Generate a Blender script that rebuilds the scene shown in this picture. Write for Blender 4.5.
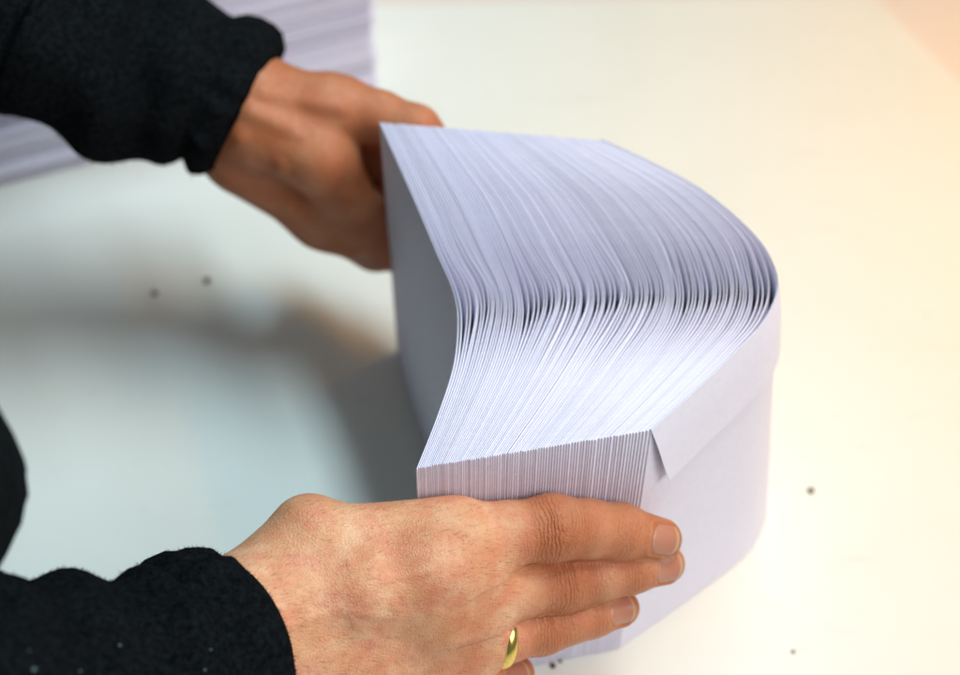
import bpy, bmesh, math, random
import numpy as np
from mathutils import Vector, Matrix

random.seed(7); rng = np.random.default_rng(7)
for o in list(bpy.data.objects): bpy.data.objects.remove(o)
scene = bpy.context.scene
col = scene.collection

# ------------------------------------------------------------------ camera
PITCH, FPX, DIST, ZC = math.radians(48), 2000.0, 0.935, 0.08     # FPX: focal length in photo pixels (960 wide)
FW = np.array([0, math.cos(PITCH), -math.sin(PITCH)]); RT = np.array([1., 0, 0]); UP = np.cross(RT, FW)
CAM = np.array([0, 0, ZC]) - FW * DIST
cd = bpy.data.cameras.new('camera'); cam = bpy.data.objects.new('camera', cd); col.objects.link(cam)
cam.location = CAM; cam.rotation_euler = (math.pi/2 - PITCH, 0, 0)
cd.sensor_width = 36; cd.lens = 36 * FPX / 960; cd.clip_start = 0.02; cd.clip_end = 60
scene.camera = cam

# ------------------------------------------------------------------ light
w = bpy.data.worlds.new('World'); scene.world = w; w.use_nodes = True
bg = w.node_tree.nodes['Background']; bg.inputs[0].default_value = (0.72, 0.93, 1.0, 1); bg.inputs[1].default_value = 0.20
def area(name, loc, target, sx, sy, power, colr, spread=180):
    l = bpy.data.lights.new(name, 'AREA'); l.shape = 'RECTANGLE'; l.size = sx; l.size_y = sy; l.energy = power; l.color = colr; l.spread = math.radians(spread)
    o = bpy.data.objects.new(name, l); col.objects.link(o); o.location = loc
    o.rotation_euler = (Vector(target) - Vector(loc)).to_track_quat('-Z', 'Y').to_euler()
    return o
area('ceiling_tube_light', (0.26, 0.30, 1.5), (-0.38, 0.05, 0), 1.0, 0.20, 4.3, (0.68, 0.90, 1.0), 76)
area('warm_tube_light', (0.84, 0.34, 1.5), (0.44, 0.27, 0), 0.6, 0.10, 1.25, (1.0, 0.46, 0.02), 50)
area('side_fill_light', (0.86, -0.74, 0.95), (-0.14, -0.13, 0.08), 1.1, 0.7, 2.55, (0.98, 0.95, 0.94), 76)  # added fill from the front right, brightens the hand and envelope ends
wl = bpy.data.lights.new('warm_lamp', 'SPOT'); wl.energy = 22; wl.color = (1.0, 0.50, 0.08); wl.spot_size = math.radians(46); wl.spot_blend = 1.0; wl.shadow_soft_size = 0.12
wo = bpy.data.objects.new('warm_lamp', wl); col.objects.link(wo); wo.location = (0.95, 0.75, 0.80)
wo.rotation_euler = (Vector((0.50, 0.13, 0))-Vector(wo.location)).to_track_quat('-Z', 'Y').to_euler()
vs = scene.view_settings
vs.view_transform = 'Standard'; vs.look = 'None'; vs.exposure = 0.0; vs.gamma = 1

# ------------------------------------------------------------------ pixel helpers
def ray(x, y): return FW + RT*(x-480)/FPX + UP*(337.5-y)/FPX
def atz(x, y, z=0.0):
    d = ray(x, y); return CAM + d*(z-CAM[2])/d[2]
def proj(P):
    v = np.asarray(P)-CAM; k = v@FW; return 480+FPX*(v@RT)/k, 337.5-FPX*(v@UP)/k, k
H = 0.162
TOPZ = H + 0.0006
class Plane:
    def __init__(s, a, b, toward):
        s.a = np.array(a); d = np.array(b)-s.a; d /= np.linalg.norm(d)
        n = np.cross(d, [0, 0, 1.]); s.n = n if n@np.array(toward) > 0 else -n; s.d = d
    def at(s, x, y, off):          # off in mm along the outward normal
        q = s.a + s.n*off*1e-3; r = ray(x, y); return CAM + r*((q-CAM)@s.n)/(r@s.n)
NEAR = Plane(atz(417, 468, TOPZ), atz(648, 431, TOPZ), (0, -1, 0))
FAR = Plane(atz(380, 122, TOPZ), atz(600, 140, TOPZ), (0, 1, 0))
fp = atz(540, 455, TOPZ)
cd.dof.use_dof = True; cd.dof.focus_distance = float((fp-CAM)@FW); cd.dof.aperture_fstop = 4.9; cd.dof.aperture_blades = 8

# ------------------------------------------------------------------ materials
def mat(name, base, rough=0.6, **kw):
    m = bpy.data.materials.new(name); m.use_nodes = True
    b = m.node_tree.nodes['Principled BSDF']
    b.inputs['Base Color'].default_value = (*base, 1); b.inputs['Roughness'].default_value = rough
    for k, v in kw.items(): b.inputs[k.replace('_', ' ')].default_value = v
    return m, m.node_tree.nodes, m.node_tree.links, b
def nd(N, t, **kw):
    n = N.new(t)
    for k, v in kw.items():
        if k in n.inputs: n.inputs[k].default_value = v
        else: setattr(n, k, v)
    return n
def ramp(N, stops, interp='LINEAR'):
    r = N.new('ShaderNodeValToRGB'); e = r.color_ramp.elements; r.color_ramp.interpolation = interp
    while len(e) < len(stops): e.new(0.5)
    for q, (p, c) in zip(e, stops): q.position = p; q.color = (*c, 1)
    return r

def paper_mat():
    m, N, L, b = mat('envelope_paper', (0.80, 0.79, 0.87), 0.62, Specular_IOR_Level=0.25)
    tc = nd(N, 'ShaderNodeTexCoord'); oi = nd(N, 'ShaderNodeObjectInfo')
    n1 = nd(N, 'ShaderNodeTexNoise', Scale=400.0, Detail=5.0); L.new(tc.outputs['Object'], n1.inputs['Vector'])
    r = ramp(N, [(0.3, (0.81, 0.775, 0.90)), (0.7, (0.85, 0.815, 0.93))]); L.new(n1.outputs[0], r.inputs[0])
    hsv = nd(N, 'ShaderNodeHueSaturation'); mp = nd(N, 'ShaderNodeMapRange'); mp.inputs[3].default_value = 0.93; mp.inputs[4].default_value = 1.04
    L.new(oi.outputs['Random'], mp.inputs[0]); L.new(mp.outputs[0], hsv.inputs['Value']); L.new(r.outputs[0], hsv.inputs['Color'])
    L.new(hsv.outputs[0], b.inputs['Base Color'])
    n2 = nd(N, 'ShaderNodeTexNoise', Scale=1800.0, Detail=3.0); L.new(tc.outputs['Object'], n2.inputs['Vector'])
    bp = nd(N, 'ShaderNodeBump', Strength=0.12, Distance=0.0003); L.new(n2.outputs[0], bp.inputs['Height']); L.new(bp.outputs[0], b.inputs['Normal'])
    return m
def board_mat():
    m, N, L, b = mat('coated_board', (0.8, 0.79, 0.77), 0.34, Specular_IOR_Level=0.35)
    tc = nd(N, 'ShaderNodeTexCoord')
    n1 = nd(N, 'ShaderNodeTexNoise', Scale=9.0, Detail=6.0, Roughness=0.6); L.new(tc.outputs['Object'], n1.inputs['Vector'])
    r = ramp(N, [(0.30, (0.785, 0.78, 0.715)), (0.5, (0.81, 0.805, 0.745)), (0.75, (0.825, 0.82, 0.76))]); L.new(n1.outputs[0], r.inputs[0])
    n3 = nd(N, 'ShaderNodeTexNoise', Scale=70.0, Detail=4.0, Roughness=0.65); L.new(tc.outputs['Object'], n3.inputs['Vector'])
    r3 = ramp(N, [(0.66, (0, 0, 0)), (0.80, (1, 1, 1))]); L.new(n3.outputs[0], r3.inputs[0])
    mx = nd(N, 'ShaderNodeMix', data_type='RGBA', blend_type='MIX'); mulf = nd(N, 'ShaderNodeMath', operation='MULTIPLY'); mulf.inputs[1].default_value = 0.35
    L.new(r3.outputs[0], mulf.inputs[0]); L.new(mulf.outputs[0], mx.inputs[0]); L.new(r.outputs[0], mx.inputs[6]); mx.inputs[7].default_value = (0.42, 0.36, 0.26, 1)
    mp_ = nd(N, 'ShaderNodeMapping'); mp_.inputs['Rotation'].default_value = (0, 0, 0.6); mp_.inputs['Scale'].default_value = (14, 90, 1); L.new(tc.outputs['Object'], mp_.inputs[0])
    n5 = nd(N, 'ShaderNodeTexNoise', Scale=1.0, Detail=5.0, Roughness=0.7); L.new(mp_.outputs[0], n5.inputs['Vector'])
    r5 = ramp(N, [(0.60, (0, 0, 0)), (0.74, (0.30, 0.30, 0.30))]); L.new(n5.outputs[0], r5.inputs[0])
    mx2 = nd(N, 'ShaderNodeMix', data_type='RGBA'); L.new(r5.outputs[0], mx2.inputs[0]); L.new(mx.outputs[2], mx2.inputs[6]); mx2.inputs[7].default_value = (0.60, 0.57, 0.49, 1)
    L.new(mx2.outputs[2], b.inputs['Base Color'])
    rr = nd(N, 'ShaderNodeMapRange'); rr.inputs[3].default_value = 0.30; rr.inputs[4].default_value = 0.46; L.new(n3.outputs[0], rr.inputs[0]); L.new(rr.outputs[0], b.inputs['Roughness'])
    n2 = nd(N, 'ShaderNodeTexNoise', Scale=220.0, Detail=4.0); L.new(tc.outputs['Object'], n2.inputs['Vector'])
    bp = nd(N, 'ShaderNodeBump', Strength=0.12, Distance=0.001); L.new(n2.outputs[0], bp.inputs['Height']); L.new(bp.outputs[0], b.inputs['Normal'])
    return m
def skin_mat():
    m, N, L, b = mat('skin', (0.6, 0.33, 0.21), 0.47, Specular_IOR_Level=0.38, Subsurface_Weight=0.22, Subsurface_Scale=0.003)
    b.inputs['Subsurface Radius'].default_value = (1.0, 0.35, 0.18)
    tc = nd(N, 'ShaderNodeTexCoord'); P = tc.outputs['Object']
    red_shade = nd(N, 'ShaderNodeAttribute', attribute_name='red_shade'); wr = nd(N, 'ShaderNodeAttribute', attribute_name='wr'); al = nd(N, 'ShaderNodeAttribute', attribute_name='along')
    n1 = nd(N, 'ShaderNodeTexNoise', Scale=55.0, Detail=5.0, Roughness=0.6); L.new(P, n1.inputs['Vector'])
    r1 = ramp(N, [(0.25, (0.66, 0.265, 0.115)), (0.5, (0.81, 0.40, 0.21)), (0.75, (0.91, 0.55, 0.34))]); L.new(n1.outputs[0], r1.inputs[0])
    n6 = nd(N, 'ShaderNodeTexNoise', Scale=85.0, Detail=4.0, Roughness=0.65); L.new(P, n6.inputs['Vector'])
    r6 = ramp(N, [(0.42, (0, 0, 0)), (0.68, (0.75, 0.75, 0.75))]); L.new(n6.outputs[0], r6.inputs[0])
    mxr = nd(N, 'ShaderNodeMix', data_type='RGBA'); L.new(r6.outputs[0], mxr.inputs[0]); L.new(r1.outputs[0], mxr.inputs[6]); mxr.inputs[7].default_value = (0.74, 0.23, 0.13, 1)
    mx = nd(N, 'ShaderNodeMix', data_type='RGBA'); L.new(red_shade.outputs['Fac'], mx.inputs[0]); L.new(mxr.outputs[2], mx.inputs[6]); mx.inputs[7].default_value = (0.45, 0.125, 0.042, 1)  # flushed skin, and shade put into the colour of fingers and far hand
    n2 = nd(N, 'ShaderNodeTexNoise', Scale=620.0, Detail=4.0, Roughness=0.7); L.new(P, n2.inputs['Vector'])
    r2 = ramp(N, [(0.30, (0.70, 0.58, 0.52)), (0.44, (1, 1, 1)), (0.62, (1, 1, 1)), (0.74, (1.0, 0.86, 0.80))]); L.new(n2.outputs[0], r2.inputs[0])
    mm = nd(N, 'ShaderNodeMix', data_type='RGBA', blend_type='MULTIPLY'); mm.inputs[0].default_value = 0.75
    L.new(mx.outputs[2], mm.inputs[6]); L.new(r2.outputs[0], mm.inputs[7]); L.new(mm.outputs[2], b.inputs['Base Color'])
    # fine relief: pores and criss-cross lines, transverse wrinkles over the joints
    v = nd(N, 'ShaderNodeTexVoronoi', Scale=720.0, feature='DISTANCE_TO_EDGE')
    nw = nd(N, 'ShaderNodeTexNoise', Scale=160.0, Detail=3.0); L.new(P, nw.inputs['Vector'])
    vm = nd(N, 'ShaderNodeVectorMath', operation='MULTIPLY_ADD'); L.new(nw.outputs['Color'], vm.inputs[0]); vm.inputs[1].default_value = (0.004,)*3; L.new(P, vm.inputs[2])
    L.new(vm.outputs[0], v.inputs['Vector'])
    vr = nd(N, 'ShaderNodeMath', operation='MINIMUM'); L.new(v.outputs['Distance'], vr.inputs[0]); vr.inputs[1].default_value = 0.25
    n4 = nd(N, 'ShaderNodeTexNoise', Scale=120.0, Detail=3.0); L.new(P, n4.inputs['Vector'])
    ph = nd(N, 'ShaderNodeMath', operation='MULTIPLY_ADD'); L.new(n4.outputs[0], ph.inputs[0]); ph.inputs[1].default_value = 5.5; L.new(al.outputs['Fac'], ph.inputs[2])
    fr = nd(N, 'ShaderNodeMath', operation='MULTIPLY'); L.new(ph.outputs[0], fr.inputs[0]); fr.inputs[1].default_value = 3.9
    sn = nd(N, 'ShaderNodeMath', operation='SINE'); L.new(fr.outputs[0], sn.inputs[0])
    sw = nd(N, 'ShaderNodeMath', operation='MULTIPLY'); L.new(sn.outputs[0], sw.inputs[0]); L.new(wr.outputs['Fac'], sw.inputs[1])
    b1 = nd(N, 'ShaderNodeBump', Strength=0.8, Distance=0.0006); L.new(vr.outputs[0], b1.inputs['Height'])
    b2 = nd(N, 'ShaderNodeBump', Strength=0.8, Distance=0.0002); L.new(sw.outputs[0], b2.inputs['Height']); L.new(b1.outputs[0], b2.inputs['Normal'])
    L.new(b2.outputs[0], b.inputs['Normal'])
    return m
def fleece_mat():
    m, N, L, b = mat('black_fleece', (0.006, 0.007, 0.008), 0.95, Specular_IOR_Level=0.03)
    tc = nd(N, 'ShaderNodeTexCoord')
    n1 = nd(N, 'ShaderNodeTexNoise', Scale=420.0, Detail=4.0, Roughness=0.7); L.new(tc.outputs['Object'], n1.inputs['Vector'])
    r = ramp(N, [(0.35, (0.0030, 0.0034, 0.004)), (0.75, (0.014, 0.0165, 0.018))]); L.new(n1.outputs[0], r.inputs[0]); L.new(r.outputs[0], b.inputs['Base Color'])
    bp = nd(N, 'ShaderNodeBump', Strength=1.0, Distance=0.002); L.new(n1.outputs[0], bp.inputs['Height']); L.new(bp.outputs[0], b.inputs['Normal'])
    return m
def nail_mat():
    m, N, L, b = mat('nail', (0.66, 0.38, 0.30), 0.27, Specular_IOR_Level=0.45, Subsurface_Weight=0.15, Subsurface_Scale=0.002)
    a = nd(N, 'ShaderNodeAttribute', attribute_name='tipness')
    r = ramp(N, [(0.0, (0.60, 0.37, 0.28)), (0.12, (0.53, 0.225, 0.145)), (0.82, (0.50, 0.195, 0.12)), (0.92, (0.60, 0.36, 0.21)), (1.0, (0.36, 0.19, 0.09))]); L.new(a.outputs['Fac'], r.inputs[0]); L.new(r.outputs[0], b.inputs['Base Color'])
    return m
M = dict(paper=paper_mat(), board=board_mat(), skin=skin_mat(), fleece=fleece_mat(), nail=nail_mat(),
         table=mat('laminate_table', (0.80, 0.70, 0.64), 0.45)[0],
         gold=mat('gold', (0.86, 0.60, 0.16), 0.2, Metallic=1.0)[0],
         crumb=mat('crumb_brown', (0.10, 0.065, 0.025), 0.8)[0],
         hair=mat('body_hair', (0.20, 0.10, 0.045), 0.5)[0],
         lint=mat('lint', (0.12, 0.17, 0.18), 0.9)[0])

# ------------------------------------------------------------------ object helpers
def mesh_obj(name, verts, faces, m, parent=None, smooth=True):
    me = bpy.data.meshes.new(name); me.from_pydata([tuple(map(float, v)) for v in verts], [], [tuple(map(int, f)) for f in faces]); me.update()
    if smooth: me.polygons.foreach_set('use_smooth', [True]*len(me.polygons))
    me.materials.append(m)
    o = bpy.data.objects.new(name, me); col.objects.link(o)
    if parent: o.parent = parent
    return o
def empty(name, loc=(0, 0, 0)):
    o = bpy.data.objects.new(name, None); o.location = loc; o.empty_display_size = 0.05; col.objects.link(o); return o
def tag(o, label=None, cat=None, group=None, kind=None):
    for k, v in (('label', label), ('category', cat), ('group', group), ('kind', kind)):
        if v: o[k] = v
    return o
def attr(o, name, vals):
    a = o.data.attributes.new(name, 'FLOAT', 'POINT'); a.data.foreach_set('value', np.asarray(vals, dtype=np.float32))
def spline(P, n, k=24):
    P = np.asarray(P, float); Q = np.vstack([2*P[0]-P[1], P, 2*P[-1]-P[-2]]); out = []
    for i in range(1, len(Q)-2):
        p0, p1, p2, p3 = Q[i-1], Q[i], Q[i+1], Q[i+2]
        for t in np.linspace(0, 1, k, endpoint=False):
            out.append(0.5*((2*p1)+(-p0+p2)*t+(2*p0-5*p1+4*p2-p3)*t*t+(-p0+3*p1-3*p2+p3)*t**3))
    out.append(Q[-2]); out = np.array(out)
    s = np.r_[0, np.cumsum(np.linalg.norm(np.diff(out, axis=0), axis=1))]
    tt = np.linspace(0, s[-1], n)
    return np.stack([np.interp(tt, s, out[:, j]) for j in range(out.shape[1])], 1)

# ------------------------------------------------------------------ setting: table and board
def slab(name, poly, z0, z1, m, bev=0.0008):
    bm = bmesh.new(); vs_ = [bm.verts.new((p[0], p[1], z0)) for p in poly]
    f = bm.faces.new(vs_); bmesh.ops.recalc_face_normals(bm, faces=[f])
    r = bmesh.ops.extrude_face_region(bm, geom=[f])
    for v in r['geom']:
        if isinstance(v, bmesh.types.BMVert): v.co.z = z1
    bmesh.ops.recalc_face_normals(bm, faces=bm.faces[:])
    bmesh.ops.bevel(bm, geom=bm.edges[:], offset=bev, segments=2, affect='EDGES')
    me = bpy.data.meshes.new(name); bm.to_mesh(me); bm.free(); me.materials.append(m)
    o = bpy.data.objects.new(name, me); col.objects.link(o); return o
BZ = -0.0002
c0 = atz(872, -6, BZ); e_r = atz(960, 82, BZ)-c0; e_l = atz(520, 2, BZ)-c0
e_r /= np.linalg.norm(e_r); e_l /= np.linalg.norm(e_l)
board = slab('board', [c0, c0+e_l*1.15, c0+e_l*1.15+e_r*1.15, c0+e_r*1.15], -0.005, BZ, M['board'])
tag(board, kind='structure')
c1 = c0 - (e_l+e_r)*0.32
tbl = slab('table', [c1, c1+e_l*1.55, c1+e_l*1.55+e_r*1.55, c1+e_r*1.55], -0.035, -0.0053, M['table'], 0.002)
tag(tbl, kind='structure')

# ------------------------------------------------------------------ the bent pack of envelopes
NT = 61
def world(P, z): return np.array([atz(x, y, z) for x, y in P])
LT = spline(world([(380,122),(415,200),(438,255),(453,290),(458,320),(454,365),(438,415),(417,468)], TOPZ), NT)
RTp = spline(world([(600,140),(650,163),(700,190),(740,222),(766,252),(777,285),(765,318),(738,348),(700,385),(650,430)], TOPZ), NT)
LB = spline(world([(398,350),(405,385),(420,432),(434,475),(441,530),(438,590),(426,688)], 0.0), NT)
RB = spline(world([(597,366),(645,392),(695,420),(735,450),(758,480),(767,506),(762,530),(745,556),(700,590),(618,648)], 0.0), NT)
NENV = 92; TH = 0.00078
tt = np.linspace(0, 1, NT)
near_sp = 1+0.75*np.linspace(0, 1, NENV-1)**1.3 + rng.normal(0, .04, NENV-1)
near_sp[41] += 0.35
u_near = np.r_[0, np.cumsum(near_sp)]; u_near /= u_near[-1]
far_sp = 1+rng.gamma(1.2, .05, NENV-1); u_far = np.r_[0, np.cumsum(far_sp)]; u_far /= u_far[-1]
gap = np.where(rng.random(NENV-1) < 0.6, rng.gamma(3.0, 0.30, NENV-1), rng.gamma(1.0, 0.10, NENV-1))
gap = np.minimum(gap, 1.35); gap[-4:] = (1.5, 0.5, 1.6, 1.9); gap[1] = 1.6; gap[0] = .5
bend_sp = 0.62+gap*1.0
u_bend = np.r_[0, np.cumsum(bend_sp)]; u_bend /= u_bend[-1]
TB = 0.53
tb_i = TB+rng.normal(0, 0.012, NENV)
def bump(i):
    d = tt-tb_i[i]
    return np.where(d < 0, np.exp(-(np.abs(d)/0.088)**1.7), np.exp(-(np.abs(d)/0.115)**2.0))
ZF = np.array([0.0, 0.35, 0.7, 1-0.0007/H, 1-0.0002/H])
def pack_uv(u, zf):
    # point and outward (rightward) normal of the ideal surface at pack fraction u (array over t)
    T = LT*(1-u[:, None])+RTp*u[:, None]; B = LB*(1-u[:, None])+RB*u[:, None]
    P = B*(1-zf)+T*zf
    tg = np.gradient(P, axis=0); tg[:, 2] = 0; tg /= np.linalg.norm(tg, axis=1)[:, None]
    nrm = np.stack([-tg[:, 1], tg[:, 0], 0*tg[:, 0]], 1)       # run goes towards the camera: right side is +x
    if nrm[:, 0].mean() < 0: nrm = -nrm
    return P, nrm
def env_u(i):
    b = bump(i); wn = np.clip((tt-0.25)/0.75, 0, 1)
    base = u_far[i]*(1-wn)+u_near[i]*wn
    return base*(1-b)+u_bend[i]*b
env_us = np.array([env_u(i) for i in range(NENV)])
env_us = np.maximum.accumulate(env_us, axis=0)
sp_w = np.diff(env_us, axis=0)
sp_w = np.vstack([sp_w[:1], np.minimum(sp_w[1:], sp_w[:-1]), sp_w[-1:]])
WID = np.linalg.norm((LT+LB-RTp-RB)/2, axis=1)
TGp = np.gradient((LT+RTp)/2, axis=0); TGp /= np.linalg.norm(TGp, axis=1)[:, None]
ACR = (RTp-LT)/np.linalg.norm(RTp-LT, axis=1)[:, None]
WID = WID*np.linalg.norm(np.cross(TGp, ACR), axis=1)
env_th = np.clip(np.minimum(sp_w*WID*0.95, np.interp(tt, [0, .35, .5, .6, .8, 1], [.00084, .00076, .00046, .00056, .00115, .00140])), 0.00040, 0.0014)
ker = np.ones(7)/7
env_th = np.array([np.convolve(np.pad(r, 3, mode='edge'), ker, mode='valid') for r in env_th])
top_dz = rng.normal(0, 0.00013, NENV); end_d = rng.normal(0, 0.00016, NENV)
def envelope(i):
    u = env_us[i]; rows = []
    for side in (-1, 1):
        for zf in (ZF if side < 0 else ZF[::-1]):
            P, n = pack_uv(u, zf)
            P = P + n*side*env_th[i][:, None]*0.5*(1.0 if zf < 1-0.0004/H else 0.74)
            P[:, 2] += top_dz[i]*(zf > 0.5)
            rows.append(P)
        if side < 0:
            P, n = pack_uv(u, 1.0); P = P.copy(); P[:, 2] += top_dz[i]; rows.append(P)
    R = np.array(rows)                       # profile x run x 3
    d = R[:, -1]-R[:, -2]; d /= np.linalg.norm(d, axis=1)[:, None]; R[:, -1] += d*end_d[i]
    K = len(rows); V = R.reshape(-1, 3); F = []
    for a in range(K):
        b = (a+1) % K
        for t in range(NT-1): F.append((a*NT+t, a*NT+t+1, b*NT+t+1, b*NT+t))
    F.append([a*NT for a in range(K)]); F.append([a*NT+NT-1 for a in range(K)][::-1])
    return V, F
G = 'envelopes of the bent pack held between the hands'
for i in range(NENV):
    V, F = envelope(i)
    base = V[:, :].mean(0)*np.array([1, 1, 0])
    if i == NENV-1:
        o = empty('envelope', base)
        body = mesh_obj('pocket', V-base, F, M['paper'], o)
    else:
        o = mesh_obj('envelope', V-base, F, M['paper']); o.location = base; body = o
    me = body.data
    # crisp ends, soft top fold
    if hasattr(me, 'set_sharp_from_angle'): me.set_sharp_from_angle(angle=math.radians(60))
    if i == 0: tag(o, 'white envelope on the inner side of the bent pack, its whole shaded grey face showing', 'envelope', G)
    elif i == NENV-1: tag(o, 'outermost white envelope of the bent pack, its pointed flap folded down outside', 'envelope', G)
    elif i == NENV-2: tag(o, 'white envelope directly behind the outermost one with the loose flap', 'envelope', G)
    elif i == 1: tag(o, 'white envelope second from the shaded grey inner face of the bent pack', 'envelope', G)
    else: tag(o, 'thin white envelope inside the bent pack, only its top and end edges showing', 'envelope', G)
    if i == NENV-1:
        # gummed flap folded down over the outer face, its near corner standing off a little
        ns, nr = 41, 9; FV = []; depth = 0.040
        for layer in (0, 1):
            for k in range(nr):
                q = k/(nr-1)
                t0, t1 = 0.055*q+0.03*q*q, 1-0.045*q-0.006*q*q
                for s in range(ns):
                    tv = t0+(t1-t0)*s/(ns-1); zf = 1-depth*q/H
                    P, n = pack_uv(env_us[i], zf)
                    p = np.array([np.interp(tv, tt, P[:, j]) for j in range(3)]); nn = np.array([np.interp(tv, tt, n[:, j]) for j in range(3)])
                    near = max(0, (tv-0.72)/0.28)
                    lift = 0.0005+0.0012*min(1, q*3)+q*(0.0009+0.0036*near**2) + 0.00022*layer
                    p = p+nn*lift; p[2] += top_dz[i]+0.0003*(1-q)
                    FV.append(p-base)
        FF = []; A = ns*nr
        for L_ in (0, 1):
            for k in range(nr-1):
                for s in range(ns-1):
                    a = L_*A+k*ns+s; f = (a, a+1, a+ns+1, a+ns); FF.append(f if L_ else f[::-1])
        rim = [s for s in range(ns)]+[k*ns+ns-1 for k in range(1, nr)]+[(nr-1)*ns+s for s in range(ns-2, -1, -1)]+[k*ns for k in range(nr-2, 0, -1)]
        for a, b in zip(rim, rim[1:]+rim[:1]): FF.append((a, b, b+A, a+A))
        mesh_obj('flap', FV, FF, M['paper'], o).data.set_sharp_from_angle(angle=math.radians(40))

# ------------------------------------------------------------------ pile of flat envelopes behind the arm
pr = atz(379, 94, 0.0); pl = atz(0, 190, 0.0)
ex = (pl-pr)/np.linalg.norm(pl-pr); ey = np.array([ex[1], -ex[0], 0])
if ey[1] < 0: ey = -ey
def flat_envelope_mesh():
    V = []; F = []; nx, ny, t = 12, 6, 0.0011
    for L_ in (0, 1):
        for a in range(nx+1):
            for b_ in range(ny+1):
                V.append((a/nx*0.229, b_/ny*0.162, L_*t))
    A = (nx+1)*(ny+1); W = ny+1
    for a in range(nx):
        for b_ in range(ny):
            q = a*W+b_; F.append((q, q+1, q+W+1, q+W)); F.append((A+q, A+q+W, A+q+W+1, A+q+1))
    for a in range(nx):
        q = a*W; F.append((q, q+W, A+q+W, A+q)); q = a*W+ny; F.append((q, A+q, A+q+W, q+W))
    for b_ in range(ny):
        q = b_; F.append((q, A+q, A+q+1, q+1)); q = nx*W+b_; F.append((q, q+1, A+q+1, A+q))
    me = bpy.data.meshes.new('flat_envelope'); me.from_pydata(V, [], F); me.update(); me.materials.append(M['paper']); return me
fme = flat_envelope_mesh(); z = 0.0004; ang = math.atan2(ex[1], ex[0]); sh = 0
flip = np.cross(ex, ey)[2] < 0
NPILE = 84
for k in range(NPILE):
    o = bpy.data.objects.new('envelope', fme); col.objects.link(o)
    if k % 6 == 0: sh = rng.normal(0, 0.0035)
    off = ex*(0.229 if flip else 0.0)
    p = pr+off+ex*rng.normal(0, 0.0010)+ey*(abs(sh)+abs(rng.normal(0, 0.0016)))
    o.location = (p[0], p[1], z); o.rotation_euler = (0, 0, ang+(math.pi if flip else 0)+rng.normal(0, 0.006)); z += 0.00122
    if k == NPILE-1: tag(o, 'topmost white envelope of the blurred flat pile behind the black sleeve', 'envelope', 'envelopes lying in the flat pile')
    else: tag(o, 'white envelope lying in the blurred flat pile behind the black sleeve', 'envelope', 'envelopes lying in the flat pile')

# ------------------------------------------------------------------ crumbs on the board
def crumb(px, py, size, label, m='crumb'):
    bm = bmesh.new(); bmesh.ops.create_icosphere(bm, subdivisions=2, radius=size)
    sd = random.random()*99
    for v in bm.verts:
        c = v.co/size; k = 1+0.35*math.sin(5*c.x+sd)*math.cos(4*c.y+sd)+0.22*math.sin(9*c.z+sd*2); v.co *= k; v.co.z *= 0.6
    me = bpy.data.meshes.new('crumb'); bm.to_mesh(me); bm.free(); me.materials.append(M[m])
    o = bpy.data.objects.new('crumb', me); col.objects.link(o); p = atz(px, py, 0); o.location = (p[0], p[1], BZ+size*0.5); o.rotation_euler.z = sd
    tag(o, label, 'crumb', 'crumbs on the board')
crumb(811, 491, 0.0014, 'dark olive crumb on the board to the right of the envelopes')
crumb(207, 281, 0.0019, 'larger dark brown crumb on the board below the far sleeve cuff')
crumb(155, 294, 0.0016, 'smaller dark brown crumb left of the larger one below the far sleeve')
crumb(553, 666, 0.0012, 'brown crumb on the board just below the little finger tip')
crumb(560, 661, 0.0009, 'tiny brown crumb right of the one below the little finger')
crumb(793, 652, 0.0008, 'tiny fleck on the board near the bottom edge of the picture')

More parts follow.
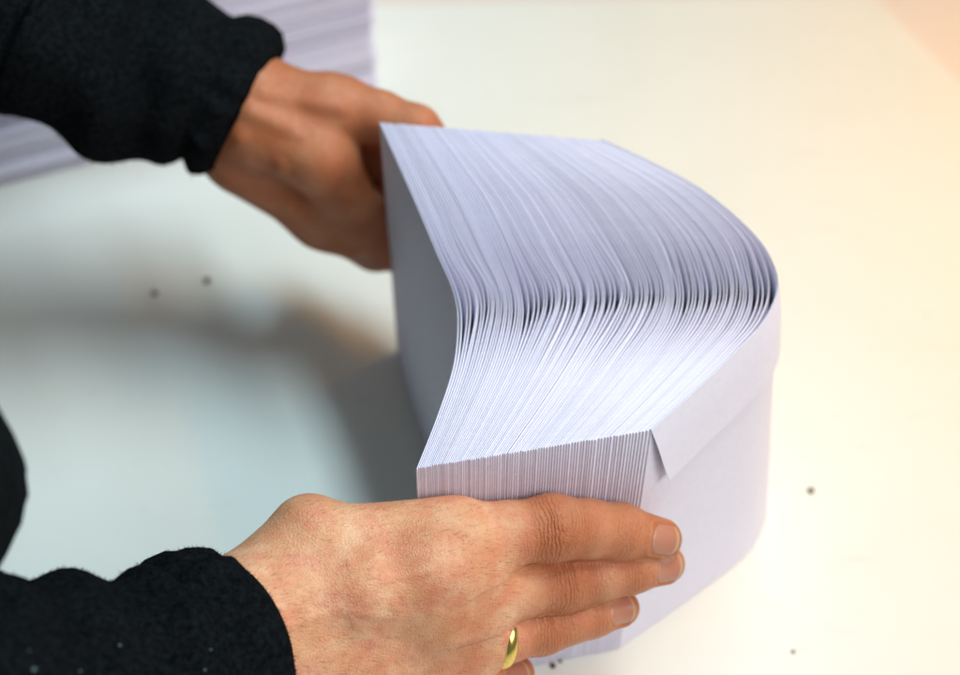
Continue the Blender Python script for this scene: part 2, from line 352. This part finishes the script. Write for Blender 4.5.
# ------------------------------------------------------------------ hands: smooth-blended distance field, polygonised
def smin(a, b, k):
    h = np.maximum(k-np.abs(a-b), 0)/k
    return np.minimum(a, b)-h*h*k*0.25
def seg(p, a, b, ra, rb):
    ab = b-a; t = np.clip(((p-a)@ab)/(ab@ab), 0, 1)
    return np.linalg.norm(p-a-t[:, None]*ab, axis=1)-(ra+(rb-ra)*t)
def chain_sdf(p, pts, rad, k=0.004):
    d = None
    for i in range(len(pts)-1):
        e = seg(p, pts[i], pts[i+1], rad[i], rad[i+1]); d = e if d is None else smin(d, e, k)
    return d
def surface_nets(f, lo, hi, h, bs=8):
    n = np.ceil((hi-lo)/(h*bs)).astype(int)*bs+1
    nb = (n-1)//bs
    cx = [lo[i]+(np.arange(nb[i])+.5)*bs*h for i in range(3)]
    C = np.stack(np.meshgrid(*cx, indexing='ij'), -1).reshape(-1, 3)
    dc = f(C).reshape(nb)
    act = np.abs(dc) < bs*h*0.9+0.004
    val = np.full(n, 1.0, np.float32)
    for s in np.ndindex(*nb):
        if dc[s] < 0 and not act[s]:
            val[s[0]*bs:(s[0]+1)*bs+1, s[1]*bs:(s[1]+1)*bs+1, s[2]*bs:(s[2]+1)*bs+1] = -1.0
    loc = np.stack(np.meshgrid(*[np.arange(bs+1)]*3, indexing='ij'), -1).reshape(-1, 3)
    ids = np.argwhere(act)
    for c in range(0, len(ids), 400):
        blk = ids[c:c+400]
        I = (blk[:, None, :]*bs+loc[None]).reshape(-1, 3)
        val[I[:, 0], I[:, 1], I[:, 2]] = f(lo+I*h)
    S = val < 0
    m = n-1
    cnt = np.zeros(m, np.int8); acc = np.zeros((*m, 3), np.float32); ne = np.zeros(m, np.float32)
    faces_src = []
    for ax in range(3):
        sl0 = [slice(None)]*3; sl1 = [slice(None)]*3; sl0[ax] = slice(0, -1); sl1[ax] = slice(1, None)
        a = val[tuple(sl0)]; b = val[tuple(sl1)]; X = np.argwhere((a < 0) != (b < 0))
        va = a[X[:, 0], X[:, 1], X[:, 2]]; vb = b[X[:, 0], X[:, 1], X[:, 2]]
        t = va/(va-vb); P = X.astype(np.float32); P[:, ax] += t
        o1, o2 = [(1, 2), (2, 0), (0, 1)][ax]
        for d1 in (0, -1):
            for d2 in (0, -1):
                Q = X.copy(); Q[:, o1] += d1; Q[:, o2] += d2
                ok = np.all((Q >= 0) & (Q < m), axis=1)
                np.add.at(acc, tuple(Q[ok].T), P[ok]); np.add.at(ne, tuple(Q[ok].T), 1)
        faces_src.append((X, va < 0, o1, o2))
    cells = np.argwhere(ne > 0); idx = np.full(m, -1, np.int64); idx[tuple(cells.T)] = np.arange(len(cells))
    V = lo+h*(acc[tuple(cells.T)]/ne[tuple(cells.T)][:, None])
    F = []
    for X, neg, o1, o2 in faces_src:
        q = []
        for d1, d2 in ((-1, -1), (0, -1), (0, 0), (-1, 0)):
            Q = X.copy(); Q[:, o1] += d1; Q[:, o2] += d2; q.append(idx[tuple(np.clip(Q, 0, m-1).T)])
        q = np.stack(q, 1); q[~neg] = q[~neg][:, ::-1]; F.append(q[(q >= 0).all(1)])
    return V.astype(float), np.vstack(F)
def grad(f, V, e=2e-4):
    g = np.stack([f(V+np.eye(3)[i]*e)-f(V-np.eye(3)[i]*e) for i in range(3)], 1)
    return g/np.maximum(np.linalg.norm(g, axis=1), 1e-9)[:, None]

def along_chain(p, pts):
    best = np.full(len(p), 1e9); s = np.zeros(len(p)); acc = 0
    for i in range(len(pts)-1):
        ab = pts[i+1]-pts[i]; L_ = np.linalg.norm(ab); t = np.clip(((p-pts[i])@ab)/(ab@ab), -0.0, 1)
        if i == len(pts)-2: t = np.maximum(((p-pts[i])@ab)/(ab@ab), 0)
        d = np.linalg.norm(p-pts[i]-np.clip(t, 0, 1)[:, None]*ab, axis=1)
        u = d < best; best = np.where(u, d, best); s = np.where(u, acc+t*L_, s); acc += L_
    return s, best

def build_hand(name, fingers, palm, kpalm, h, parent, dors, creases=True, kf=0.0026, kj=0.009, label=None):
    """fingers: dict name -> (pts, radii, joints index list); palm: list of (a, b, ra, rb)"""
    def f_f(p):
        d = None
        for pts, rad, _ in fingers.values():
            e = chain_sdf(p, pts, rad); d = e if d is None else smin(d, e, kf)
        return d
    def f(p):
        p = np.asarray(p, float); d = None
        for a, b, ra, rb in palm:
            e = seg(p, a, b, ra, rb); d = e if d is None else smin(d, e, kpalm)
        return smin(d, f_f(p), kj)
    allp = np.array([q for c in fingers.values() for q in c[0]]+[q for s in palm for q in s[:2]])
    V, F = surface_nets(f, allp.min(0)-0.035, allp.max(0)+0.035, h)
    for _ in range(3):
        V = V-grad(f, V)*f(V)[:, None]*0.8
    N_ = grad(f, V)
    red_shade = np.zeros(len(V)); wr = np.zeros(len(V)); al = np.zeros(len(V)); disp = np.zeros(len(V)); best = np.full(len(V), 1e9)
    dn = np.clip(N_@dors, 0, 1)
    for fi, (pts, rad, js) in enumerate(fingers.values()):
        s, d = along_chain(V, pts); cum = np.r_[0, np.cumsum(np.linalg.norm(np.diff(pts, axis=0), axis=1))]
        rr = np.interp(s, cum, rad); sd = d-rr; own = sd < best; best = np.where(own, sd, best)
        al = np.where(own, s*1000+fi*13.7, al)
        me_ = np.exp(-np.clip(sd, 0, None)/0.003)
        L_ = cum[-1]
        r_ = (0.82*np.clip((s-0.004)/0.034, 0, 1)+0.12*np.clip((s-L_+0.022)/0.02, 0, 1))*me_  # finger flush plus side shade put into the skin colour
        w_ = np.full(len(V), 0.30)*me_; ds = np.zeros(len(V))
        for j, (amp, wid) in js.items():
            g = np.exp(-((s-cum[j])/wid)**2)*me_
            r_ += 0.42*amp*g*dn; w_ += 1.15*amp*g*(0.25+0.75*dn)
            if creases:
                # a few deep transverse folds across the back of the joint
                nz = 0.0009*np.sin(V[:, 2]*420+fi)+0.0006*np.sin(V[:, 2]*900+2*fi)
                for c_, dep in ((-0.0062, 0.75), (-0.0036, .45), (0.0012, .35), (0.0046, .8)):
                    if wid < 0.005 and abs(c_) > .0035: continue
                    ds -= dep*amp*0.0010*np.exp(-((s-cum[j]-c_+nz*(1 if c_ < 0 else -1))/0.00062)**2)*me_*np.clip(dn*1.6, 0, 1)
                ds += amp*0.0004*np.exp(-((s-cum[j])/0.005)**2)*me_*dn
        red_shade = np.where(own, np.maximum(red_shade*0.5, r_), red_shade); wr = np.where(own, w_, wr)
        disp += np.where(own, ds, 0)
    return f, V, F, N_, red_shade, wr, al, disp

def finish_hand(name, V, F, N_, red_shade, wr, al, disp, parent, label):
    V = V+N_*disp[:, None]
    o = mesh_obj(name, V, F, M['skin'], parent)
    attr(o, 'red_shade', np.clip(red_shade, 0, 0.92)); attr(o, 'wr', np.clip(wr, 0, 1.2)); attr(o, 'along', al)
    if label: o['label'] = label
    return o

def nail_frame(tip_a, tip_b, r, dors):
    ax = tip_b-tip_a; ax /= np.linalg.norm(ax); d = dors-ax*(dors@ax); d /= np.linalg.norm(d); return ax, d, np.cross(ax, d), tip_b+ax*(r*0.45)
def nail_bed(V, N_, tip_a, tip_b, r, dors, length, width):
    ax, d, sd, c = nail_frame(tip_a, tip_b, r, dors); q = V-c
    a = q@ax+length*0.5; s_ = q@sd; up = np.clip((N_@d)*3-0.3, 0, 1)*(np.linalg.norm(q, axis=1) < 0.03)
    ex_ = np.maximum(np.abs(a)-length*0.5+0.003, 0); ey_ = np.maximum(np.abs(s_)-width*0.5+0.003, 0)
    e = np.hypot(ex_, ey_)-0.003                               # signed distance to a rounded rectangle
    back = np.clip(1-(a-length*0.25)/(length*0.2), 0, 1)
    return (-0.0005*np.clip(-e/0.0006, 0, 1)+0.0006*np.exp(-((e-0.0008)/0.0008)**2)*back)*up, np.exp(-((e-0.001)/0.0012)**2)*back*up
def nail(hand, tip_a, tip_b, r, dors, f, length=0.0125, width=0.0118):
    """curved nail plate laid on the back of the last finger joint"""
    ax = tip_b-tip_a; ax /= np.linalg.norm(ax); d = dors-ax*(dors@ax); d /= np.linalg.norm(d); sd = np.cross(ax, d)
    nu, nv = 17, 13; c0_ = tip_b+ax*(r*0.45); P = []; tip = []; S = []
    for a in range(nu):
        q = a/(nu-1)
        wf = math.sqrt(max(0, 1-max(0, (0.25-q)/0.25)**2*0.5))*math.sqrt(max(0, 1-max(0, (q-0.78)/0.22)**2*0.45))
        for b in range(nv):
            sx = b/(nv-1)*2-1; bow = 0.0014*sx*sx*np.interp(q, [0, .35, .65, 1], [1, 0, 0, -1])
            P.append(c0_-ax*(length*(1-q)-bow)+sd*sx*width*0.5*wf+d*0.016); tip.append(q); S.append(sx)
    P = np.array(P); tip = np.array(tip); S = np.array(S)
    for _ in range(40): P = P-d*np.clip(f(P), -0.002, 0.002)[:, None]*0.8
    lift = np.interp(tip, [0, .06, .3, .9, 1], [-0.0004, 0.0001, 0.0004, 0.0005, 0.0007])-0.0005*np.abs(S)**4
    V = np.vstack([P+d*(lift-0.0005)[:, None], P+d*lift[:, None]]); tip = np.r_[tip, tip]
    F = []; A = nu*nv
    for L_ in (0, 1):
        for a in range(nu-1):
            for b in range(nv-1):
                q = L_*A+a*nv+b; g = (q, q+1, q+nv+1, q+nv); F.append(g if L_ else g[::-1])
    rim = [s for s in range(nv)]+[k*nv+nv-1 for k in range(1, nu)]+[(nu-1)*nv+s for s in range(nv-2, -1, -1)]+[k*nv for k in range(nu-2, 0, -1)]
    for a, b in zip(rim, rim[1:]+rim[:1]): F.append((a, b, b+A, a+A))
    o = mesh_obj('fingernail', V, F, M['nail'], hand); attr(o, 'tipness', tip); return o

mm = 1e-3
person = empty('person', (-0.42, 0, -0.035))
tag(person, 'person in a black fleece jacket bending the pack of envelopes with both hands', 'person')
def child(o): o.parent = person; o.matrix_parent_inverse = Matrix.Translation((0.42, 0, 0.035)); return o

n_ = lambda *L_: np.array([NEAR.at(x, y, o) for x, y, o in L_])
TOCAM = -FW
nf = {
 'index':  (n_((452,546,17),(505,534,14.5),(553,528,13.5),(588,529,12.5),(620,532,12),(661,539,12)), np.array([14,12.6,13.2,11.6,11.3,8.7])*mm, {2: (1.0, .0085), 4: (.55, .0045)}),
 'middle': (n_((466,592,26),(515,588,24),(563,581,21),(600,573,19),(631,567,17),(665,564,14)), np.array([14,12.0,12.4,11.0,10.6,8.4])*mm, {2: (.9, .008), 4: (.5, .0045)}),
 'ring':   (n_((462,640,35),(503,634,33),(542,626,30),(570,618,28),(592,613,26),(621,608,24)), np.array([13.5,11.6,11.5,10.2,9.8,7.8])*mm, {2: (.9, .0075), 4: (.5, .0045)}),
 'little': (n_((445,688,44),(470,690,42),(490,684,40),(503,679,38),(517,673,36)), np.array([12,10,9.6,8.6,7.4])*mm, {2: (.7, .007)}),
 'thumb':  (n_((262,585,20),(306,531,4),(350,556,-18),(392,582,-30)), np.array([15,12.0,10.5,9.5])*mm, {1: (.35, .008)}),
}
W = lambda x, y, o: NEAR.at(x, y, o)
palm = [
 (W(232,612,34), W(450,546,17), 19*mm, 14*mm), (W(238,640,40), W(462,592,26), 20*mm, 14*mm),
 (W(246,668,46), W(460,640,35), 20*mm, 13.5*mm), (W(254,690,50), W(440,688,44), 18*mm, 13*mm),
 (W(240,615,30), W(306,532,8), 17*mm, 11.5*mm),              # thumb metacarpal
 (W(330,538,12), W(455,531,15), 12.5*mm, 13*mm), (W(370,588,34), W(450,582,30), 13*mm, 12.5*mm), (W(436,566,30), W(478,569,25), 13.5*mm, 10.5*mm), (W(440,616,37), W(480,613,33), 13.5*mm, 10.5*mm), (W(438,664,42), W(466,662,40), 12*mm, 9.5*mm),   # webs
 (W(320,560,12), W(420,560,12), 14*mm, 12*mm), (W(330,640,24), W(430,640,24), 16*mm, 14*mm),
 (W(238,622,38), W(165,650,54), 20*mm, 19*mm), (W(252,672,42), W(170,680,56), 19*mm, 19*mm),   # wrist into forearm
]
f1, V, F, N_, red_shade, wr, al, disp = build_hand('hand', nf, palm, 0.012, 0.0008, person, TOCAM)
# tendons over the back of the hand and reddened knuckles
dn = np.clip(N_@TOCAM, 0, 1)
for k, (q, a) in enumerate(((nf['index'][0][0], W(250,618,40)), (nf['middle'][0][0], W(250,640,44)), (nf['ring'][0][0], W(256,662,50)))):
    ab = a-q; t = ((V-q)@ab)/(ab@ab); d = np.linalg.norm(np.cross(V-q, ab/np.linalg.norm(ab)), axis=1)
    lat = np.linalg.norm((V-q-np.clip(t, 0, 1)[:, None]*ab)-(((V-q-np.clip(t, 0, 1)[:, None]*ab)@TOCAM)[:, None]*TOCAM), axis=1)
    disp += 0.0007*np.exp(-(lat/0.0028)**2)*dn*np.clip(t*5, 0, 1)*np.clip((0.75-t)*3, 0, 1)
    g = np.exp(-(np.linalg.norm(V-q-TOCAM*0.012, axis=1)/0.013)**2); red_shade = np.maximum(red_shade, 0.55*g); disp += 0.0014*g*dn
    wr = np.maximum(wr, 0.55*g)
NAILS = []
for fn, dv in (('index', TOCAM+np.array([0.05, 0, 0.10])), ('middle', TOCAM+np.array([0.05, 0, -0.1])), ('ring', TOCAM+np.array([0, 0, -0.05])), ('little', TOCAM+np.array([0, 0, 0.2]))):
    pts, rad, _ = nf[fn]; k = {'index': 1.0, 'middle': 1.0, 'ring': .92, 'little': .8}[fn]
    NAILS.append((pts[-2], pts[-1], rad[-1], dv, 0.0152*k, 0.0130*k))
    dd, cut = nail_bed(V, N_, *NAILS[-1]); disp += dd; red_shade = red_shade*(1-0.15*np.clip(cut, 0, 1))
for vp in ([(300,575),(345,570),(385,585),(430,575)], [(290,625),(340,612),(395,618),(440,612)], [(345,612),(375,640),(420,655)], [(385,585),(400,618)]):
    for (xa, ya), (xb, yb) in zip(vp, vp[1:]):       # veins on the back of the hand
        pa, pb = W(xa, ya, 48), W(xb, yb, 48); e_ = (pb-pa)/np.linalg.norm(pb-pa); q_ = V-pa
        t_ = np.clip(q_@e_, 0, np.linalg.norm(pb-pa)); r_ = q_-t_[:, None]*e_; r_ = r_-(r_@TOCAM)[:, None]*TOCAM
        disp = np.maximum(disp, 0.00055*np.exp(-(np.linalg.norm(r_, axis=1)/0.0019)**2)*dn)
near_hand = finish_hand('hand', V, F, N_, red_shade, wr, al, disp, None, 'near hand with a gold ring, fingers laid across the envelope ends'); child(near_hand)
hr = np.random.default_rng(11); cand = np.where((dn > 0.35) & (al*0+1 > 0))[0]
xs = np.array([proj(V[c])[0] for c in cand[::7]]); cand = cand[::7][(xs > 235) & (xs < 520)]
pick = hr.choice(cand, 1500); hp = (V+N_*disp[:, None])[pick]; hn = N_[pick]
grow = (nf['index'][0][2]-W(240,640,40)); grow = grow/np.linalg.norm(grow)+np.array([0, 0, -0.5])
hd = grow+hn*0.35+hr.normal(0, .22, hp.shape); hd /= np.linalg.norm(hd, axis=1)[:, None]; hs = np.cross(hd, hn); hs /= np.linalg.norm(hs, axis=1)[:, None]
hl = (0.002+0.0035*hr.random((len(hp), 1))); hw = 0.000032
HV = np.stack([hp-hs*hw, hp+hs*hw, hp+hd*hl*.5+hn*.0003+hs*hw*.8, hp+hd*hl*.5+hn*.0003-hs*hw*.8, hp+hd*hl], 1).reshape(-1, 3); hk = np.arange(len(hp))*5
ho = mesh_obj('fine_hair', HV, [(i, i+1, i+2, i+3) for i in hk]+[(i+3, i+2, i+4) for i in hk], M['hair'], near_hand); ho['kind'] = 'stuff'
for a_, b_, r_, dv, ln, wd in NAILS: nail(near_hand, a_, b_, r_, dv, f1, ln, wd)

# gold ring
def ring(c, axis, r, wdt=0.0046, th=0.0014):
    axis = axis/np.linalg.norm(axis); u = np.cross(axis, [0, 0, 1.]); u /= np.linalg.norm(u); v = np.cross(axis, u)
    prof = [(-wdt/2, 0), (-wdt/2*.92, th*.55), (-wdt/2*.55, th*.92), (0, th), (wdt/2*.55, th*.92), (wdt/2*.92, th*.55), (wdt/2, 0)]
    n = 72; V = []; F = []; K = len(prof)
    for a in range(n):
        an = a/n*2*math.pi; e = u*math.cos(an)+v*math.sin(an)
        for x, y in prof: V.append(axis*x+e*(r+y))
    for a in range(n):
        b = (a+1) % n
        for k in range(K): F.append((a*K+k, b*K+k, b*K+(k+1) % K, a*K+(k+1) % K))
    o = mesh_obj('ring', V, F, M['gold']); o.location = c; return o
rp = nf['ring'][0]; ra = (rp[2]-rp[0])/np.linalg.norm(rp[2]-rp[0])
rg = ring(rp[1]-ra*0.0025, ra+np.array([0, 0, -0.10]), 0.0131, 0.0052)
tag(rg, 'plain polished gold ring on the ring finger of the near hand', 'ring')

# far hand
def vnoise0(p, s): return (np.sin(p[:, 0]*s+1.3*np.sin(p[:, 1]*s*.8))+np.sin(p[:, 1]*s*1.1+1.7*np.sin(p[:, 2]*s*.9))+np.sin(p[:, 2]*s*1.2+1.5*np.sin(p[:, 0]*s*.7)))/3
g_ = lambda *L_: np.array([FAR.at(x, y, o) for x, y, o in L_])
ff = {
 'index': (g_((335,108,24),(380,116,20),(416,129,14),(442,155,12),(470,182,12)), np.array([13.5,11.5,11,9.5,8])*mm, {2: (.6, .008)}),
 'middle': (g_((330,150,34),(390,160,26),(440,178,15),(490,205,11)), np.array([13,11.5,10.5,8.5])*mm, {2: (.6, .008)}),
 'ring': (g_((322,185,38),(385,200,28),(435,220,14),(480,245,11)), np.array([12.5,11,10,8])*mm, {2: (.6, .008)}),
 'little': (g_((312,212,40),(370,235,26),(410,255,12),(440,270,10)), np.array([12,10,9,7.5])*mm, {2: (.6, .008)}),
 'thumb': (g_((262,128,16),(322,158,6),(358,208,5),(380,244,10)), np.array([16,14.5,12.5,10.5])*mm, {1: (.5, .008), 2: (.5, .006)}),
}
Q = lambda x, y, o: FAR.at(x, y, o)
palm2 = [
 (Q(258,92,26), Q(335,108,24), 15*mm, 13.5*mm), (Q(248,115,24), Q(330,150,30), 20*mm, 14*mm), (Q(240,140,26), Q(318,200,34), 19*mm, 15*mm),
 (Q(246,160,18), Q(325,215,10), 17*mm, 15*mm), (Q(325,215,10), Q(374,246,13), 15*mm, 11*mm),
 (Q(255,120,18), Q(322,158,6), 17*mm, 14*mm),
 (Q(256,98,26), Q(180,82,34), 18*mm, 19*mm), (Q(238,138,26), Q(175,100,34), 18*mm, 18*mm),
]
f2, V, F, N_, red_shade, wr, al, disp = build_hand('hand', ff, palm2, 0.012, 0.0012, person, TOCAM, creases=False, kf=0.003, kj=0.013)
g = np.exp(-(np.linalg.norm(V-ff['thumb'][0][1]-TOCAM*0.012, axis=1)/0.013)**2); red_shade = np.maximum(red_shade, 0.6*g); disp += 0.0015*g
for vp, am in (([(262,88),(300,98),(338,104)], .0016), ([(252,112),(290,130),(322,150)], .0018), ([(243,142),(285,172),(318,192)], .0018), ([(330,170),(348,200),(368,228)], .0010), ([(250,165),(290,205),(330,228)], .0014)):
    for (xa, ya), (xb, yb) in zip(vp, vp[1:]):       # tendons and folds
        pa, pb = Q(xa, ya, 5), Q(xb, yb, 5); e_ = (pb-pa)/np.linalg.norm(pb-pa); q_ = V-pa
        t_ = np.clip(q_@e_, 0, np.linalg.norm(pb-pa)); r_ = q_-t_[:, None]*e_; r_ = r_-(r_@TOCAM)[:, None]*TOCAM
        disp = np.maximum(disp, am*np.exp(-(np.linalg.norm(r_, axis=1)/0.0042)**2)*np.clip(N_@TOCAM, 0, 1))
red_shade = np.clip(0.80+0.16*vnoise0(V, 190), 0, 1); far_hand = finish_hand('hand', V, F, N_, red_shade, wr, al, disp, None, 'far hand gripping the far ends of the envelopes, out of focus'); child(far_hand)  # whole far hand browner: its shade is put into the skin colour
nail(far_hand, ff['thumb'][0][-2], ff['thumb'][0][-1], ff['thumb'][1][-1], TOCAM+np.array([-.6, 0, 0]), f2, 0.0145, 0.014)

# ------------------------------------------------------------------ sleeves and jacket
def vnoise(p, s):      # cheap smooth noise
    return (np.sin(p[:, 0]*s+1.3*np.sin(p[:, 1]*s*.8))+np.sin(p[:, 1]*s*1.1+1.7*np.sin(p[:, 2]*s*.9))+np.sin(p[:, 2]*s*1.2+1.5*np.sin(p[:, 0]*s*.7)))/3
def tube(path, radii, nring, nlen, fold, flat=0.92, upv=(0, 0, 1)):
    """lofted sleeve: path of points, radius for each; fold(u, ang) -> radial offset in metres"""
    P = spline(path, nlen); rad = np.interp(np.linspace(0, 1, nlen), np.linspace(0, 1, len(radii)), radii)
    T = np.gradient(P, axis=0); T /= np.linalg.norm(T, axis=1)[:, None]
    A = np.cross(T, upv); A /= np.linalg.norm(A, axis=1)[:, None]; B = np.cross(A, T)
    s = np.r_[0, np.cumsum(np.linalg.norm(np.diff(P, axis=0), axis=1))]
    V = []; an = np.linspace(0, 2*np.pi, nring, endpoint=False)
    for i in range(nlen):
        r = rad[i]+fold(s[i], an)
        V.append(P[i]+A[i]*np.cos(an)[:, None]*r[:, None]+B[i]*np.sin(an)[:, None]*(r*flat)[:, None])
    V = np.array(V); F = []
    for i in range(nlen-1):
        for k in range(nring): F.append((i*nring+k, i*nring+(k+1) % nring, (i+1)*nring+(k+1) % nring, (i+1)*nring+k))
    return V.reshape(-1, 3), F, nring, nlen
def cuffed_fold(cuff_len, amp, seed):
    def fold(s, an):
        if s < cuff_len:      # elastic hem: rolled edge, gathered
            q = s/cuff_len
            return 0.0058*math.sqrt(max(0, 1-(2*q-1)**2))-0.0015+(0.0015*np.sin(an*14+seed)+0.0009*np.sin(an*23+2*seed))*math.sin(math.pi*q)
        q = s-cuff_len
        base = 0.0085*(1-math.exp(-q/0.012))
        f = amp*(np.sin(q*150+1.5*np.sin(an+seed))*np.exp(-q/0.09)+0.55*np.sin(q*63+2.2*np.sin(an*1.0+seed*2)+an*2))
        return base+f*np.clip(q/0.02, 0, 1)+0.0011*np.sin(an*7+q*60+seed)
    return fold
def fuzz(V, F, count, length, parent, seed, sel=None):
    """short fleece fibres standing on the cloth"""
    r = np.random.default_rng(int(seed)); F = np.array(F)
    a = V[F[:, 0]]; b = V[F[:, 1]]; c = V[F[:, 2]]; d = V[F[:, 3]]
    nrm = np.cross(c-a, d-b); ar = np.linalg.norm(nrm, axis=1); nrm /= np.maximum(ar, 1e-12)[:, None]
    wgt = ar.copy()
    if sel is not None: wgt = wgt*sel(a)
    fi = r.choice(len(F), count, p=wgt/wgt.sum()); u = r.random((count, 1)); v = r.random((count, 1))
    p = (a[fi]*(1-u)+b[fi]*u)*(1-v)+(d[fi]*(1-u)+c[fi]*u)*v
    n = nrm[fi]+r.normal(0, 0.55, (count, 3)); n /= np.linalg.norm(n, axis=1)[:, None]
    L_ = length*(0.4+r.random((count, 1))); side = np.cross(n, r.normal(0, 1, (count, 3))); side /= np.linalg.norm(side, axis=1)[:, None]
    wd = 0.00010; curl = r.normal(0, .45, (count, 3))*L_
    m1 = p+n*L_*.55; m2 = p+n*L_+curl*.7
    VV = np.stack([p-side*wd-n*.0005, p+side*wd-n*.0005, m1+side*wd*.9, m1-side*wd*.9, m2], 1).reshape(-1, 3)
    k = np.arange(count)*5; FF = [(i, i+1, i+2, i+3) for i in k]+[(i+3, i+2, i+4) for i in k]
    o = mesh_obj('fleece_pile', VV, FF, M['fleece'], parent); o['kind'] = 'stuff'; return o
def sleeve(path, radii, cuff_len, amp, seed, nfuzz, lf, label, flat=0.92):
    V, F, nr, nl = tube(path, radii, 96, 150, cuffed_fold(cuff_len, amp, seed), flat)
    V = V+0.0012*vnoise(V, 180)[:, None]*0+0
    F2 = list(F)
    # turn the hem inwards
    inner = []; c = V[:nr].mean(0)
    for q, dz in ((0.93, 0.004), (0.90, 0.014), (0.88, 0.03)):
        ax = (V[nr*30:nr*31].mean(0)-c); ax /= np.linalg.norm(ax)
        inner.append(c+(V[:nr]-c)*q+ax*dz)
    base = len(V); VV = np.vstack([V]+inner)
    prev = 0
    for j in range(3):
        b = base+j*nr
        for k in range(nr): F2.append((prev+(k+1) % nr, prev+k, b+k, b+(k+1) % nr))
        prev = b
    F2.append([(nl-1)*nr+k for k in range(nr)])
    o = mesh_obj('sleeve', VV, F2, M['fleece']); o['label'] = label; child(o)
    Fq = np.array(F)
    # orientation check: fibres must point outwards
    a = VV[Fq[:, 0]]; nn = np.cross(VV[Fq[:, 2]]-a, VV[Fq[:, 3]]-VV[Fq[:, 1]]); cc = VV[:nr*nl].reshape(nl, nr, 3).mean(1)
    outward = ((a-cc[Fq[:, 0]//nr])*nn).sum(1).mean() > 0
    if not outward: Fq = Fq[:, ::-1]
    fuzz(VV, Fq, nfuzz, lf, o, seed)
    return o, VV, nr, nl
def fwd(P): return np.array(P)
# near sleeve: cuff at the wrist, elbow out of frame towards the lower left, then up to the shoulder
ns_path = [W(233,641,42), W(208,651,48), W(180,668,56), W(105,690,68), W(-20,708,80), W(-140,712,90), np.array([-0.45, -0.235, 0.17]), np.array([-0.47, -0.20, 0.30]), np.array([-0.46, -0.17, 0.42])]
ns, NV, nr, nl = sleeve(ns_path, [0.0365, 0.038, 0.042, 0.046, 0.052, 0.056, 0.06, 0.066, 0.07], 0.024, 0.0058, 1.0, 120000, 0.0012, 'near black fleece sleeve with a gathered cuff and specks of lint')
fs_path = [Q(250,109,30), Q(221,93,33), Q(178,78,34), Q(112,58,34), Q(20,16,32), Q(-90,-45,40), np.array([-0.44, 0.30, 0.26]), np.array([-0.47, 0.25, 0.36]), np.array([-0.46, 0.17, 0.43])]
fs, FV_, _, _ = sleeve(fs_path, [0.0365, 0.038, 0.042, 0.047, 0.052, 0.056, 0.06, 0.066, 0.07], 0.023, 0.0050, 4.0, 22000, 0.0022, 'far black fleece sleeve, out of focus')
# jacket front: torso standing at the table's left edge
def torso():
    V = []; F = []; nr, nl = 72, 40
    for i in range(nl):
        q = i/(nl-1); z = -0.30+0.80*q
        cx = -0.402-0.11*(q-0.375); rx = 0.150+0.03*math.sin(q*math.pi)-0.09*max(0, q-.8)/.2; ry = 0.20-0.03*q+0.0-0.10*max(0, q-.85)/.15
        for k in range(nr):
            a = k/nr*2*math.pi
            fo = 0.006*math.sin(z*38+2*math.sin(a*2))+0.004*math.sin(a*9+z*20)
            V.append((cx+(rx+fo)*math.cos(a), -0.065+(ry+fo)*math.sin(a), z))
    for i in range(nl-1):
        for k in range(nr): F.append((i*nr+k, i*nr+(k+1) % nr, (i+1)*nr+(k+1) % nr, (i+1)*nr+k))
    F.append(list(range(nr))[::-1]); F.append([(nl-1)*nr+k for k in range(nr)])
    o = mesh_obj('jacket_body', V, F, M['fleece']); o['label'] = 'front of the black fleece jacket at the left edge'; child(o); return o
torso()
# lint specks on the near sleeve
lr = np.random.default_rng(5)
vis = [v for v in NV[:nr*nl] if 0 < proj(v)[0] < 275 and 560 < proj(v)[1] < 675]
LV = []; LF = []
for p_ in [(8,655),(92,587),(125,625),(145,657),(192,608),(220,668),(262,625),(60,640)]:
    if not vis: break
    best = min(vis, key=lambda v: (proj(v)[0]-p_[0])**2+(proj(v)[1]-p_[1])**2+ 4e5*((np.array(v)-CAM)@FW)**1)
    c = np.array(best)+TOCAM*0.0022; s = 0.0004+0.0005*lr.random(); b = len(LV)
    for d in ((1,0,0),(-1,0,0),(0,1,0),(0,-1,0),(0,0,1),(0,0,-1)): LV.append(c+np.array(d)*s*(0.6+0.8*lr.random()))
    for t in ((0,2,4),(2,1,4),(1,3,4),(3,0,4),(2,0,5),(1,2,5),(3,1,5),(0,3,5)): LF.append(tuple(b+q for q in t))
if LV:
    o = mesh_obj('lint', LV, LF, M['lint'], ns); o['kind'] = 'stuff'

scene.render.resolution_x = 1024; scene.render.resolution_y = 720
